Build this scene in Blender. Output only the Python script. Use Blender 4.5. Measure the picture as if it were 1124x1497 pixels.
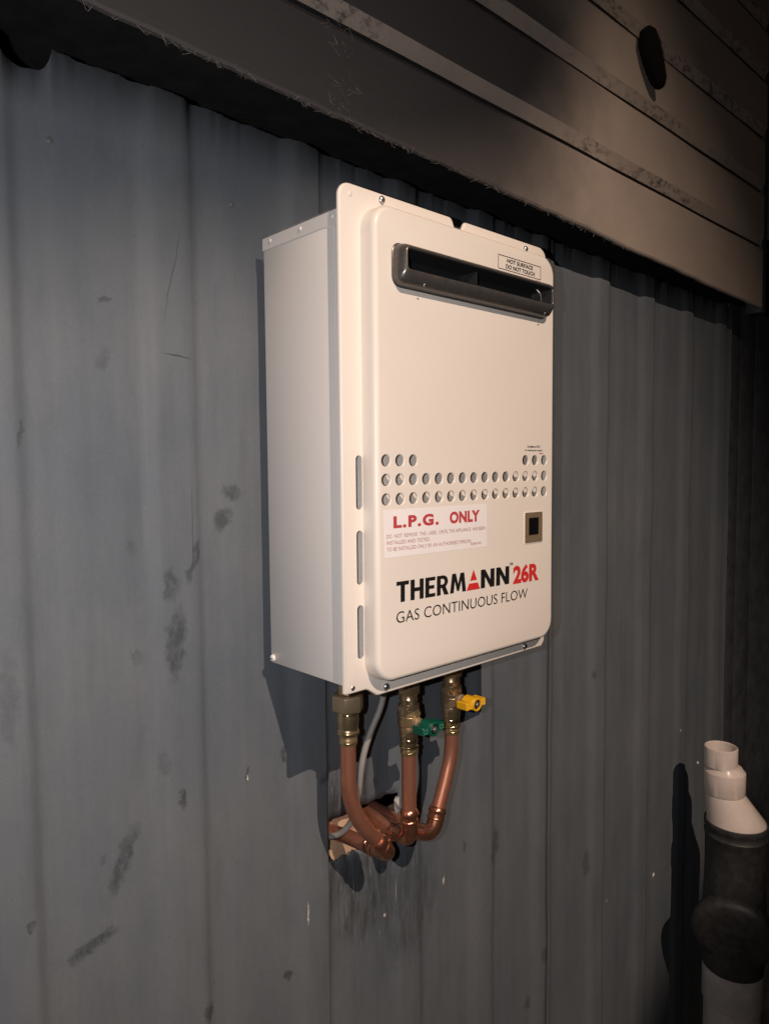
import bpy, bmesh, math, random
from mathutils import Vector, Matrix
random.seed(7)
for o in list(bpy.data.objects): bpy.data.objects.remove(o, do_unlink=True)
SC = bpy.context.scene
COL = SC.collection
OZ = 1350.0                                   # millimetres from the ground to the underside of the heater
def V(x, y, z): return Vector((x/1000, y/1000, (z+OZ)/1000))

# ------------------------------------------------------------------ camera
YAW, PITCH, ROLL = math.radians(42.9955), math.radians(-3.6838), math.radians(-0.494)
fw = Vector((math.sin(YAW)*math.cos(PITCH), math.cos(YAW)*math.cos(PITCH), math.sin(PITCH)))
r0 = Vector((math.cos(YAW), -math.sin(YAW), 0)); u0 = r0.cross(fw)
rt = r0*math.cos(ROLL) + u0*math.sin(ROLL); up = u0*math.cos(ROLL) - r0*math.sin(ROLL)
cam_d = bpy.data.cameras.new('camera'); cam = bpy.data.objects.new('camera', cam_d); COL.objects.link(cam)
cam_d.sensor_fit = 'VERTICAL'; cam_d.sensor_height = 36.0; cam_d.lens = 36.0*1055.96/1497.0
cam_d.clip_start = 0.01; cam_d.clip_end = 500
CAM = V(-470.2, -564.2, 247.4)
cam.matrix_world = Matrix(((rt.x, up.x, -fw.x, CAM.x), (rt.y, up.y, -fw.y, CAM.y), (rt.z, up.z, -fw.z, CAM.z), (0, 0, 0, 1)))
SC.camera = cam

# ------------------------------------------------------------------ night sky, lamps, exposure
W = bpy.data.worlds.new('World'); SC.world = W; W.use_nodes = True
wn = W.node_tree.nodes; bg = wn['Background']
sky = wn.new('ShaderNodeTexSky'); sky.sky_type = 'NISHITA'; sky.sun_disc = False
sky.sun_elevation = math.radians(2); sky.sun_rotation = math.radians(200)
W.node_tree.links.new(sky.outputs[0], bg.inputs[0]); bg.inputs[1].default_value = 0.004

def spot(name, loc, target, power, col, size, blend, radius):
    d = bpy.data.lights.new(name, 'SPOT'); d.energy = power; d.color = col
    d.spot_size = math.radians(size); d.spot_blend = blend; d.shadow_soft_size = radius
    o = bpy.data.objects.new(name, d); COL.objects.link(o); o.location = loc
    o.rotation_euler = (Vector(target)-Vector(loc)).to_track_quat('-Z', 'Y').to_euler()
    return o
# the phone's own flash, a hand's breadth left of its lens, and a warm flood lamp high up behind the photographer
FL = CAM - rt*0.050 + up*0.012
spot('phone_flash', FL, FL + fw - rt*0.12, 14.0, (1.0, 0.97, 0.98), 125, 0.9, 0.004)
L2 = V(-640, -2500, 2360)
spot('yard_flood_lamp', L2, V(220, 170, -370), 412, (1.0, 0.78, 0.62), 50, 1.0, 0.009)

SC.cycles.max_bounces = 5; SC.cycles.diffuse_bounces = 3; SC.cycles.glossy_bounces = 3
SC.view_settings.view_transform = 'Standard'; SC.view_settings.look = 'None'
SC.view_settings.exposure = 0.0; SC.view_settings.gamma = 1.0
SC.view_settings.use_curve_mapping = False

# ------------------------------------------------------------------ material helpers
class NT:
    def __init__(s, name):
        s.m = bpy.data.materials.new(name); s.m.use_nodes = True
        s.t = s.m.node_tree; s.b = s.t.nodes['Principled BSDF']
    def n(s, typ, **kw):
        nd = s.t.nodes.new(typ)
        for k, v in kw.items(): setattr(nd, k, v)
        return nd
    def l(s, a, b): s.t.links.new(a, b)
    def pos(s): return s.n('ShaderNodeNewGeometry').outputs['Position']
    def noise(s, vec, scale, detail=4, rough=0.55, sc=None, dist=0.0):
        if sc:
            mp = s.n('ShaderNodeMapping'); mp.inputs['Scale'].default_value = sc; s.l(vec, mp.inputs['Vector']); vec = mp.outputs[0]
        nd = s.n('ShaderNodeTexNoise'); nd.inputs['Scale'].default_value = scale
        nd.inputs['Detail'].default_value = detail; nd.inputs['Roughness'].default_value = rough; nd.inputs['Distortion'].default_value = dist
        s.l(vec, nd.inputs['Vector']); return nd.outputs['Fac']
    def ramp(s, fac, lo, hi, a=0.0, b=1.0, interp='LINEAR'):
        nd = s.n('ShaderNodeMapRange', interpolation_type=interp)
        for k, v in zip(('From Min', 'From Max', 'To Min', 'To Max'), (lo, hi, a, b)): nd.inputs[k].default_value = v
        s.l(fac, nd.inputs['Value']); return nd.outputs[0]
    def math(s, op, a, b=None):
        nd = s.n('ShaderNodeMath', operation=op)
        for i, v in enumerate((a, b)):
            if v is None: continue
            if isinstance(v, (int, float)): nd.inputs[i].default_value = v
            else: s.l(v, nd.inputs[i])
        return nd.outputs[0]
    def mix(s, fac, a, b, mode='MIX'):
        nd = s.n('ShaderNodeMix', data_type='RGBA', blend_type=mode)
        for sock, v in ((nd.inputs[0], fac), (nd.inputs[6], a), (nd.inputs[7], b)):
            if isinstance(v, (int, float)): sock.default_value = v
            elif isinstance(v, tuple): sock.default_value = (*v, 1)
            else: s.l(v, sock)
        return nd.outputs[2]
    def bump(s, h, strength, dist=0.001):
        nd = s.n('ShaderNodeBump'); nd.inputs['Strength'].default_value = strength; nd.inputs['Distance'].default_value = dist
        s.l(h, nd.inputs['Height']); s.l(nd.outputs[0], s.b.inputs['Normal'])
    def set(s, **kw):
        for k, v in kw.items():
            sock = s.b.inputs[k.replace('_', ' ')]
            if isinstance(v, tuple): sock.default_value = (*v, 1)
            elif isinstance(v, (int, float)): sock.default_value = v
            else: s.l(v, sock)
        return s.m
    def blobs(s, vec, lst):
        """soft ellipses on the wall plane: (x mm, z mm, rx, rz, tilt deg, strength)"""
        tot = None
        for x, z, rx, rz, a, st in lst:
            mp = s.n('ShaderNodeMapping', vector_type='TEXTURE')
            mp.inputs['Location'].default_value = (x/1000, 0, (z+OZ)/1000)
            mp.inputs['Rotation'].default_value = (0, math.radians(a), 0)
            mp.inputs['Scale'].default_value = (rx/1000, 1e4, rz/1000)
            s.l(vec, mp.inputs['Vector'])
            ln = s.n('ShaderNodeVectorMath', operation='LENGTH'); s.l(mp.outputs[0], ln.inputs[0])
            v = s.ramp(ln.outputs['Value'], 1.25, 0.55, 0.0, st, 'SMOOTHSTEP')
            tot = v if tot is None else s.math('MAXIMUM', tot, v)
        return tot
    def wobble(s, vec, scale, amt):
        nd = s.n('ShaderNodeTexNoise'); nd.inputs['Scale'].default_value = scale; nd.inputs['Detail'].default_value = 4
        nd.inputs['Roughness'].default_value = 0.65
        s.l(vec, nd.inputs['Vector'])
        sb = s.n('ShaderNodeVectorMath', operation='SUBTRACT'); s.l(nd.outputs['Color'], sb.inputs[0]); sb.inputs[1].default_value = (.5, .5, .5)
        sc = s.n('ShaderNodeVectorMath', operation='SCALE'); s.l(sb.outputs[0], sc.inputs[0]); sc.inputs['Scale'].default_value = amt
        ad = s.n('ShaderNodeVectorMath', operation='ADD'); s.l(vec, ad.inputs[0]); s.l(sc.outputs[0], ad.inputs[1])
        return ad.outputs[0]

def plain(name, col, rough=0.5, metal=0.0, grain=0.0, gscale=60, bump=0.0, bscale=400, spec=0.5, coat=0.0):
    N = NT(name); p = N.pos()
    if grain:
        f = N.noise(p, gscale, 5, 0.6)
        c = N.mix(N.ramp(f, .3, .7), tuple(v*(1-grain) for v in col), tuple(min(1, v*(1+grain)) for v in col))
        N.set(Base_Color=c, Roughness=N.ramp(f, .25, .75, max(.05, rough-.08), min(1, rough+.1)))
    else: N.set(Base_Color=col, Roughness=rough)
    N.set(Metallic=metal, Specular_IOR_Level=spec, Coat_Weight=coat)
    if bump: N.bump(N.noise(p, bscale, 4), bump)
    return N.m

STAINS = [(-175,358,7.0,16.5,15),(-169,416,4.9,2.7,0),(-258,279,3.6,14.1,0),(-30,218,13.7,10.4,30),(-43,188,9.9,15.2,20),(-83,143,5.1,23.1,20),(-111,120,9.6,18.0,5),(-107,53,11.4,41.2,5),(-152,163,6.0,10.1,0),(-149,46,6.7,8.8,0),(-170,-166,10.2,37.2,20),(-192,-159,4.9,5.1,0),(-207,-242,27,8.0,-14),(-266,-194,3.7,6.8,0),(-122,-75,6.4,13.8,0),(-105,-120,3.2,12.5,5),(-276,31,8.3,45.9,0),(-79,-385,6.2,13.3,0),(36,-396,7.4,8.1,0),(453,-388,12,29.6,10),(742,-532,10,27.9,0),(380,-359,5.0,9.0,0),(592,-643,10,15.7,0),(551,-712,8.3,12.9,0),(760,-159,6,10.9,0),(98,-155,6.9,14.8,60),(36,-110,4,9,0),(-19,-119,3,8,5)]
CHIPS = [(1131,-366,3.2,3.2,0),(1237,-475,3.5,5,0),(1019,-666,4.5,6,20),(65,-327,1.0,15,2),(-18,-124,.8,4,5),(823,-642,1.5,3,0),(-23,544,3,2.4,0),(-219,557,3,2,0),(205,-395,2,3,0),(330,-395,2,7,10)]

def sheet_paint(name, stains, chips, hole, scratch=None):
    N = NT(name); p = N.pos()
    mid = N.noise(p, 9, 5, 0.62, (1, 1, .5)); streak = N.noise(p, 55, 4, 0.65, (1, 1, .035)); fine = N.noise(p, 300, 3, .7)
    base = N.mix(N.ramp(mid, .3, .7), (.110, .129, .153), (.144, .155, .167))
    base = N.mix(N.ramp(N.noise(p, 26, 4, .7, (1, 1, .22)), .5, .72, 0, .38), base, (.090, .101, .111))
    base = N.mix(N.ramp(streak, .52, .75, 0, .22), base, (.084, .094, .106))
    base = N.mix(N.ramp(streak, .45, .25, 0, .25), base, (.178, .182, .184))
    wp = N.wobble(p, 48, .026)
    st = N.math('MULTIPLY', N.blobs(wp, stains), N.ramp(N.noise(p, 95, 5, .75, (1, 1, .6)), .34, .56, .30, 1))
    base = N.mix(st, base, (.050, .057, .064))
    fl = N.math('MULTIPLY', N.ramp(N.noise(p, 150, 3, .75, (1, 1, .5)), .68, .74, 0, .6), N.ramp(mid, .5, .6, 0, 1))
    base = N.mix(fl, base, (.040, .044, .050))
    if scratch:
        base = N.mix(N.blobs(N.wobble(p, 30, .006), scratch), base, (.035, .038, .042))
    if hole:
        sm = N.blobs(N.wobble(p, 35, .05), [(140, -205, 46, 62, 10, .95), (120, -310, 30, 60, 0, .8), (165, -345, 60, 70, 0, .75), (255, -395, 60, 90, 8, .55), (75, -345, 12, 90, 0, .5)])
        smn = N.noise(p, 80, 4, .7, (1.6, 1, .22))
        base = N.mix(N.math('MULTIPLY', sm, N.ramp(smn, .32, .58)), base, (.040, .044, .048))
        sc = N.ramp(N.noise(p, 210, 3, .6, (1.4, 1, .10)), .62, .68, 0, .6)
        sc = N.math('MULTIPLY', sc, N.blobs(p, [(190, -335, 75, 110, 8, 1), (130, -205, 45, 60, 0, .8)]))
        base = N.mix(sc, base, (.32, .32, .31))
    base = N.mix(N.blobs(N.wobble(p, 220, .006), chips), base, (.60, .56, .50))
    base = N.mix(N.ramp(fine, .55, .8, 0, .35), base, (.085, .093, .102))
    base = N.mix(N.ramp(fine, .42, .2, 0, .28), base, (.205, .21, .215))
    N.set(Base_Color=base, Roughness=N.ramp(mid, .3, .7, .46, .64), Specular_IOR_Level=.32)
    h = N.math('ADD', N.math('MULTIPLY', streak, .5), N.math('ADD', N.math('MULTIPLY', fine, .3), N.math('MULTIPLY', mid, 1.6)))
    N.bump(h, .35, .0012)
    return N.m

def board_paint():
    N = NT('cream_board_paint'); p = N.pos()
    a = N.noise(p, 5, 4, .6); b = N.noise(p, 70, 5, .65, (.35, 1, 1)); c = N.noise(p, 300, 4, .7)
    base = N.mix(N.ramp(a, .3, .7), (.345, .28, .236), (.425, .345, .29))
    base = N.mix(N.ramp(b, .5, .8, 0, .3), base, (.30, .245, .205))
    # broad darker patch with noisy edges on the left boards
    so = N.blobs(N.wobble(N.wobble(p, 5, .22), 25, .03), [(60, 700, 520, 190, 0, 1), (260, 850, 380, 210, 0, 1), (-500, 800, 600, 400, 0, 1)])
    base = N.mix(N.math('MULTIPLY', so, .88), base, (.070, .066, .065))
    fl = N.ramp(N.noise(p, 95, 4, .75, (.5, 1, 1)), .64, .72, 0, .5)
    fl = N.math('MULTIPLY', fl, N.ramp(N.noise(p, 12, 2), .5, .65))
    base = N.mix(fl, base, (.07, .06, .055))
    N.set(Base_Color=base, Roughness=N.ramp(c, .2, .8, .5, .75), Specular_IOR_Level=.3)
    N.bump(N.math('ADD', N.math('MULTIPLY', b, .6), N.math('MULTIPLY', c, .3)), .5, .0015)
    return N.m
def lap_paint():
    N = NT('mouldy_lap_paint'); p = N.pos()
    a = N.noise(p, 6, 4, .6); c = N.noise(p, 260, 4, .7)
    base = N.mix(N.ramp(a, .3, .7), (.35, .285, .24), (.44, .36, .305))
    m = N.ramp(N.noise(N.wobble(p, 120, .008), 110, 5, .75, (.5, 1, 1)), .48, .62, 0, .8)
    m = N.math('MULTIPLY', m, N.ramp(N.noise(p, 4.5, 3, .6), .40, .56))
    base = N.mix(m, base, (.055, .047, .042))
    N.set(Base_Color=base, Roughness=.7, Specular_IOR_Level=.25)
    N.bump(c, .5, .001)
    return N.m
def heater_paint(name, col):
    N = NT(name); p = N.pos()
    a = N.noise(p, 9, 3, .5); c = N.noise(p, 900, 2, .5); sm = N.noise(p, 28, 5, .65)
    base = N.mix(N.ramp(a, .3, .7), tuple(v*.975 for v in col), col)
    base = N.mix(N.ramp(sm, .58, .8, 0, .10), base, tuple(v*.72 for v in col))
    N.set(Base_Color=base, Roughness=N.ramp(sm, .3, .75, .30, .42), Specular_IOR_Level=.45)
    N.bump(c, .06, .0004)
    return N.m
def copper(name, col, dark, metal=.72, rough=.36):
    N = NT(name); p = N.pos()
    a = N.noise(p, 38, 5, .62); b = N.noise(p, 260, 4, .65)
    base = N.mix(N.ramp(a, .32, .7), col, dark)
    base = N.mix(N.ramp(b, .58, .75, 0, .35), base, tuple(v*.55 for v in dark))
    N.set(Base_Color=base, Metallic=metal, Roughness=N.ramp(a, .3, .7, rough-.08, rough+.14), Specular_IOR_Level=.5)
    N.bump(b, .12, .0006)
    return N.m

M = {}
FAINT = {(-152, 163), (-149, 46), (-192, -159), (-122, -75), (-276, 31), (-175, 358)}
def near(lst, a, b, st): return [(*q, st*(.45 if q[:2] in FAINT else 1)) for q in lst if a <= q[0] < b]
SH = [sheet_paint('blue_grey_wall_paint', near(STAINS, -900, 99, .82), near(CHIPS, -900, 99, 1), False, [(-97, 367, 17, .7, 6, .9), (-100, 452, .7, 55, 13, .55), (-84, 180, .8, 60, 2, .5)]),
      sheet_paint('blue_grey_wall_paint_scuffed', near(STAINS, 90, 600, .6), near(CHIPS, 95, 600, 1), True),
      sheet_paint('blue_grey_wall_paint_far', near(STAINS, 580, 1400, .6), near(CHIPS, 600, 1400, 1), False)]
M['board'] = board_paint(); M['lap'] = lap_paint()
M['cream'] = heater_paint('cream_enamel', (.785, .712, .640)); M['grey_cream'] = heater_paint('casing_enamel', (.79, .74, .705))
M['copper'] = copper('copper_tube', (.78, .35, .23), (.52, .215, .14), .78, .33)
M['copper_bright'] = copper('bright_copper_fitting', (.78, .36, .23), (.52, .22, .14), .92, .20)
M['brass'] = copper('dull_brass', (.66, .49, .28), (.40, .28, .165), .80, .26)
M['brass_bright'] = copper('bright_brass', (.80, .62, .30), (.55, .41, .20), .92, .17)
M['bronze_nut'] = copper('bronze_nut', (.56, .42, .27), (.40, .29, .185), .62, .36)
M['steel'] = plain('zinc_screw', (.55, .53, .50), .28, .9, .15, 300)
M['white_screw'] = plain('painted_screw', (.80, .76, .72), .35, 0, .05, 300)
M['flue'] = plain('brown_grey_flue_metal', (.128, .117, .108), .32, .6, .10, 120, .08, 700)
M['black'] = plain('black_void_paint', (.012, .012, .013), .55)
M['ceramic'] = plain('dark_flue_inside', (.03, .03, .032), .35, .3, .2, 60)
M['ink'] = plain('black_ink', (.012, .011, .011), .42)
M['red'] = plain('red_ink', (.62, .032, .03), .42)
M['red_soft'] = plain('dull_red_ink', (.50, .06, .07), .5)
M['fine_ink'] = plain('faded_red_ink', (.42, .17, .15), .5)
M['grey_ink'] = plain('dark_grey_ink', (.05, .045, .04), .5)
M['sticker'] = plain('sticker_paper', (.85, .80, .79), .33, 0, .02, 30)
M['bronze'] = plain('bronze_window_frame', (.235, .17, .105), .42, .25, .06, 200)
M['glass_black'] = plain('black_window', (.006, .006, .007), .12)
M['green'] = plain('green_handle_plastic', (.004, .085, .055), .38, 0, .12, 200)
M['yellow'] = plain('yellow_handle_plastic', (.80, .42, .012), .40, 0, .08, 200)
M['green_light'] = plain('green_handle_mark', (.16, .38, .28), .45); M['yellow_light'] = plain('yellow_handle_mark', (.86, .60, .12), .45)
M['cable'] = plain('grey_cable', (.27, .255, .24), .5, 0, .08, 120)
M['pvc'] = plain('white_pvc', (.74, .63, .57), .22, 0, .06, 40, .1, 300)
M['pvc_grey'] = plain('dusty_grey_pvc', (.55, .51, .50), .5, 0, .15, 30, .1, 300)
M['rubber'] = plain('black_rubber', (.042, .041, .042), .5, 0, .35, 60, .25, 250)
M['dark_sheet'] = plain('dark_blue_paint', (.052, .057, .066), .6, 0, .25, 25, .2, 200)
M['timber'] = plain('pale_pine', (.62, .41, .27), .7, 0, .18, 40, .3, 200)
M['dark_timber'] = plain('old_dark_timber', (.02, .018, .017), .85, 0, .3, 30)
M['raw_metal'] = plain('torn_bare_metal', (.66, .64, .62), .4, .35, .3, 200)
M['soil'] = plain('dark_soil', (.05, .043, .036), .95, 0, .4, 12, .6, 60)
M['flap'] = plain('perished_black_rubber', (.007, .006, .006), .9, spec=.1)
M['dull_rivet'] = plain('painted_rivet', (.12, .125, .13), .55)
M['web'] = plain('dusty_web', (.45, .41, .37), .9)

# ------------------------------------------------------------------ mesh helpers (all shapes in millimetres, world axes)
def tag(o, label=None, cat=None, group=None, kind=None):
    for k, v in (('label', label), ('category', cat), ('group', group), ('kind', kind)):
        if v: o[k] = v
    return o
def thing(name, label, cat, base, group=None):
    o = bpy.data.objects.new(name, None); COL.objects.link(o); o.location = V(*base); o.empty_display_size = .05
    return tag(o, label, cat, group)
def origin(o):
    v = Vector((0, 0, 0))
    while o is not None: v = v + o.location; o = o.parent
    return v
def obj(name, bm, mat, parent=None, smooth=True, base=None, angle=35):
    me = bpy.data.meshes.new(name)
    org = origin(parent) if parent else Vector((0, 0, 0))
    if base is not None: org = V(*base)
    for v in bm.verts: v.co = V(*v.co) - org
    bm.normal_update()
    if smooth:
        ca = math.radians(angle)
        for f in bm.faces: f.smooth = True
        for e in bm.edges:
            if len(e.link_faces) == 2 and e.calc_face_angle(0) > ca: e.smooth = False
    bm.to_mesh(me); bm.free(); me.materials.append(mat)
    o = bpy.data.objects.new(name, me); COL.objects.link(o)
    if parent: o.parent = parent
    if base is not None: o.location = org - (origin(parent) if parent else Vector((0, 0, 0)))
    return o
def dup(o, delta, parent=None):
    c = o.copy(); COL.objects.link(c); c.parent = parent or o.parent
    c.location = o.location + Vector(delta)/1000
    return c
def ring_faces(bm, a, b):
    n = len(a)
    for i in range(n):
        try: bm.faces.new((a[i], a[(i+1) % n], b[(i+1) % n], b[i]))
        except ValueError: pass
def cap(bm, ring, flip=False):
    try: bm.faces.new(ring[::-1] if flip else ring)
    except ValueError: pass
def loft(rings, capa=True, capb=True, bm=None):
    bm = bm or bmesh.new()
    R = [[bm.verts.new(p) for p in r] for r in rings]
    for a, b in zip(R, R[1:]): ring_faces(bm, a, b)
    if capa: cap(bm, R[0], True)
    if capb: cap(bm, R[-1])
    bmesh.ops.recalc_face_normals(bm, faces=bm.faces)
    return bm
def frame(d):
    d = Vector(d).normalized()
    a = Vector((0, 0, 1)) if abs(d.z) < .9 else Vector((1, 0, 0))
    x = d.cross(a).normalized(); return x, d.cross(x).normalized(), d
def lathe(p, d, prof, n=28, bm=None, capa=True, capb=True, rot=0):
    """prof: (radius, distance along d)"""
    x, y, d = frame(d); p = Vector(p)
    return loft([[p + d*t + (x*math.cos(2*math.pi*i/n+rot) + y*math.sin(2*math.pi*i/n+rot))*r for i in range(n)] for r, t in prof], capa, capb, bm)
def smooth_path(pts, sub=8):
    pts = [Vector(p) for p in pts]; out = []
    P = [pts[0]*2-pts[1]] + pts + [pts[-1]*2-pts[-2]]
    for i in range(1, len(P)-2):
        a, b, c, d = P[i-1:i+3]
        for k in range(sub):
            t = k/sub
            out.append(.5*((2*b) + (c-a)*t + (2*a-5*b+4*c-d)*t*t + (3*b-a-3*c+d)*t**3))
    out.append(pts[-1]); return out
def tube(path, r, n=20, bm=None, radii=None):
    path = [Vector(p) for p in path]; rings = []; x = None
    for i, p in enumerate(path):
        d = (path[min(i+1, len(path)-1)] - path[max(i-1, 0)]).normalized()
        x = frame(d)[0] if x is None else (x - d*x.dot(d)).normalized()
        y = d.cross(x); rr = radii[i] if radii else r
        rings.append([p + (x*math.cos(2*math.pi*k/n) + y*math.sin(2*math.pi*k/n))*rr for k in range(n)])
    return loft(rings, True, True, bm)
def rrect(x0, x1, z0, z1, r, y, n=8):
    out = []
    for cx, cz, a0 in ((x1-r, z1-r, 0), (x0+r, z1-r, 90), (x0+r, z0+r, 180), (x1-r, z0+r, 270)):
        for k in range(n+1):
            a = math.radians(a0 + 90*k/n); out.append(Vector((cx+r*math.cos(a), y, cz+r*math.sin(a))))
    return out
def box(x0, x1, y0, y1, z0, z1, bev=0.0, seg=2, bm=None):
    t = bmesh.new()
    vs = [t.verts.new((x, y, z)) for x in (x0, x1) for y in (y0, y1) for z in (z0, z1)]
    for f in ((0,1,3,2),(4,6,7,5),(0,4,5,1),(2,3,7,6),(0,2,6,4),(1,5,7,3)): t.faces.new([vs[i] for i in f])
    bmesh.ops.recalc_face_normals(t, faces=t.faces)
    if bev: bmesh.ops.bevel(t, geom=t.edges[:], offset=bev, segments=seg, profile=.5, affect='EDGES')
    if bm is None: return t
    me = bpy.data.meshes.new('t'); t.to_mesh(me); t.free(); bm.from_mesh(me); bpy.data.meshes.remove(me); return bm
def filled(bm, outer, holes):
    """flat plate inside one outer loop of verts, with hole loops left open"""
    eds = []
    for l in [outer] + holes:
        for i, v in enumerate(l):
            w = l[(i+1) % len(l)]
            eds.append(bm.edges.get((v, w)) or bm.edges.new((v, w)))
    bmesh.ops.triangle_fill(bm, use_beauty=True, use_dissolve=False, edges=eds, normal=(0, -1, 0))
def offset_loop(pts, d, y):
    """shrink a closed XZ outline (counter-clockwise in x,z) by d"""
    out = []; n = len(pts)
    for i in range(n):
        a, b, c = pts[i-1], pts[i], pts[(i+1) % n]
        t1 = Vector((b.x-a.x, b.z-a.z)).normalized(); t2 = Vector((c.x-b.x, c.z-b.z)).normalized()
        nn = Vector((-t1.y-t2.y, t1.x+t2.x)); nn = nn.normalized()/max(.5, math.cos(t1.angle(t2)/2)) if nn.length else nn
        out.append(Vector((b.x+nn.x*d, y, b.z+nn.y*d)))
    return out
def circle(x, z, r, y, n=20): return [Vector((x+r*math.cos(2*math.pi*k/n), y, z+r*math.sin(2*math.pi*k/n))) for k in range(n)]
def lettering(text, x0, x1, z0, z1, y, mat, parent, off=0.0, tilt=0.0, piv=None, name='lettering', spacing=1.0, align=None, fitw=True):
    cu = bpy.data.curves.new('t', 'FONT'); cu.body = text; cu.size = 1; cu.offset = off; cu.space_character = spacing; cu.resolution_u = 4
    if align: cu.align_x = align
    t = bpy.data.objects.new('t', cu); COL.objects.link(t); bpy.context.view_layer.update()
    me = bpy.data.meshes.new_from_object(t.evaluated_get(bpy.context.evaluated_depsgraph_get()))
    bpy.data.objects.remove(t); bpy.data.curves.remove(cu)
    xs = [v.co.x for v in me.vertices]; ys = [v.co.y for v in me.vertices]
    ax, bx, ay, by = min(xs), max(xs), min(ys), max(ys)
    ct, st = math.cos(math.radians(tilt)), math.sin(math.radians(tilt)); px, pz = piv or (x0, z0)
    org = origin(parent)
    for v in me.vertices:
        X = x0 + (v.co.x-ax)/(bx-ax)*(x1-x0); Z = z0 + (v.co.y-ay)/(by-ay)*(z1-z0)
        X, Z = px + (X-px)*ct - (Z-pz)*st, pz + (X-px)*st + (Z-pz)*ct
        v.co = V(X, y, Z) - org
    me.materials.append(mat)
    o = bpy.data.objects.new(name, me); COL.objects.link(o); o.parent = parent
    return o

# ------------------------------------------------------------------ the setting
bm = bmesh.new(); bmesh.ops.create_grid(bm, x_segments=30, y_segments=30, size=1.0)
for v in bm.verts: v.co = Vector((v.co.x*30000, v.co.y*30000, -OZ + random.uniform(-6, 6)))
tag(obj('ground', bm, M['soil']), kind='structure')
tag(obj('subfloor_back_wall', box(-3000, 4000, 1900, 2000, -OZ-20, 2600), M['dark_timber']), kind='structure')
tag(obj('house_floor', box(-3000, 4000, 200, 1895, 760, 860), M['dark_timber']), kind='structure')

# ------------------------------------------------------------------ ribbed metal wall
XR = [-790, -615, -437, -260, -80, 98, 271, 443, 612, 797, 978, 1160, 1340]      # right-hand crest edge of each rib
PAN, CREST = 165.6, 160.0
def top_z(x): return 639.5 - (x+130)*0.0095
def profile(xa, xb, lap_start=False):
    """rounded sheet profile (x, y) from xa to xb"""
    pts = []
    for xr in XR:
        pts += [(xr-56, PAN), (xr-37, CREST), (xr, CREST), (xr+10, PAN), (xr+34, PAN), (xr+43, PAN-.55), (xr+61, PAN-.55), (xr+70, PAN)]
    out = []
    for i, (x, y) in enumerate(pts):
        if 0 < i < len(pts)-1:
            p, a, b = Vector((x, y)), Vector(pts[i-1]), Vector(pts[i+1])
            r = 4.6 if abs(a.y-b.y) > 4 or abs(y-CREST) < .1 else 3.5
            q1 = p + (a-p).normalized()*r; q2 = p + (b-p).normalized()*r
            out += [q1, (q1+q2)/4 + p/2, q2]
        else: out.append(Vector((x, y)))
    return [q for q in out if xa <= q.x <= xb]
NOTCH = (-240.0, 25.0, 23.0)                                  # cut-out in the top edge: centre, half width, depth
def top_edge(x):
    t = top_z(x) + 1.0*math.sin(x*.11) + .7*math.sin(x*.37)
    u = abs(x-NOTCH[0])/NOTCH[1]
    if u < 1: t -= NOTCH[2]*(1-u**3.2)**.45
    return t
HX0, HX1, HZ0, HZ1 = 106.0, 229.0, -278.0, -221.0
def make_sheet(parent, xa, xb, dy, mat, holed=False):
    pr = profile(xa, xb)
    if pr[0].x > xa+.5: pr.insert(0, Vector((xa, pr[0].y)))
    if pr[-1].x < xb-.5: pr.append(Vector((xb, pr[-1].y)))
    # split wide flats so the sheet can carry slight dents
    q = [pr[0]]
    for a, b in zip(pr, pr[1:]):
        k = max(1, int((b.x-a.x)/(2 if abs(a.x-NOTCH[0]) < 45 and b.x-a.x > 2 else 9)))
        q += [a.lerp(b, (i+1)/k) for i in range(k)]
    zs = [-OZ + 5] + [-1200+60*i for i in range(14)] + [HZ0-30, HZ0-12, HZ0, HZ0+10, HZ0+21, HZ0+32, HZ1, HZ1+12, HZ1+30] + [-170+50*i for i in range(16)]
    bm = bmesh.new(); grid = []
    for x_, y_ in q:
        col = []
        for z in zs + [None]:
            t = top_edge(x_)
            if z is not None and z > t-8: z = t-8
            if z is None: z = t
            w = .7*math.sin(x_*.021+z*.013) + .5*math.sin(x_*.013-z*.022+1.7) + .35*math.sin(z*.041+x_*.05)
            x2 = x_
            if holed and abs(z-HZ0) < 1 and HX0 < x_ < HX1: z += 3*math.sin(x_*.31)+2*math.sin(x_*.83)
            if holed and abs(z-HZ1) < 1 and HX0 < x_ < HX1: z += 1.6*math.sin(x_*.27+1)
            col.append(bm.verts.new((x2, y_+dy+w, z)))
        grid.append(col)
    nz = len(zs)+1
    for i in range(len(q)-1):
        for j in range(nz-1):
            xm = (q[i].x+q[i+1].x)/2; za = zs[j] if j < len(zs) else 9e9; zb = zs[j+1] if j+1 < len(zs) else 9e9
            if holed and HX0 < xm < HX1 and za >= HZ0-.1 and zb <= HZ1+.1: continue
            f = (grid[i][j], grid[i+1][j], grid[i+1][j+1], grid[i][j+1])
            c1, c0 = (f[1].co-f[2].co).length < 1e-4, (f[0].co-f[3].co).length < 1e-4
            if c0 and c1: continue
            bm.faces.new((f[0], f[1], f[3]) if c1 else ((f[0], f[1], f[2]) if c0 else f))
    bmesh.ops.remove_doubles(bm, verts=bm.verts, dist=.01)
    o = obj('sheet', bm, mat, parent, angle=60)
    so = o.modifiers.new('thickness', 'SOLIDIFY'); so.thickness = .0007; so.offset = -1
    return o
wall = thing('ribbed_metal_wall', 'blue grey painted ribbed metal cladding wall behind the water heater', 'wall', (0, 172, -OZ))
make_sheet(wall, -850, 99.5, 0, SH[0])
make_sheet(wall, 62, 601, 1.6, SH[1], holed=True)
make_sheet(wall, 578, 1384, 3.0, SH[2])
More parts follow.
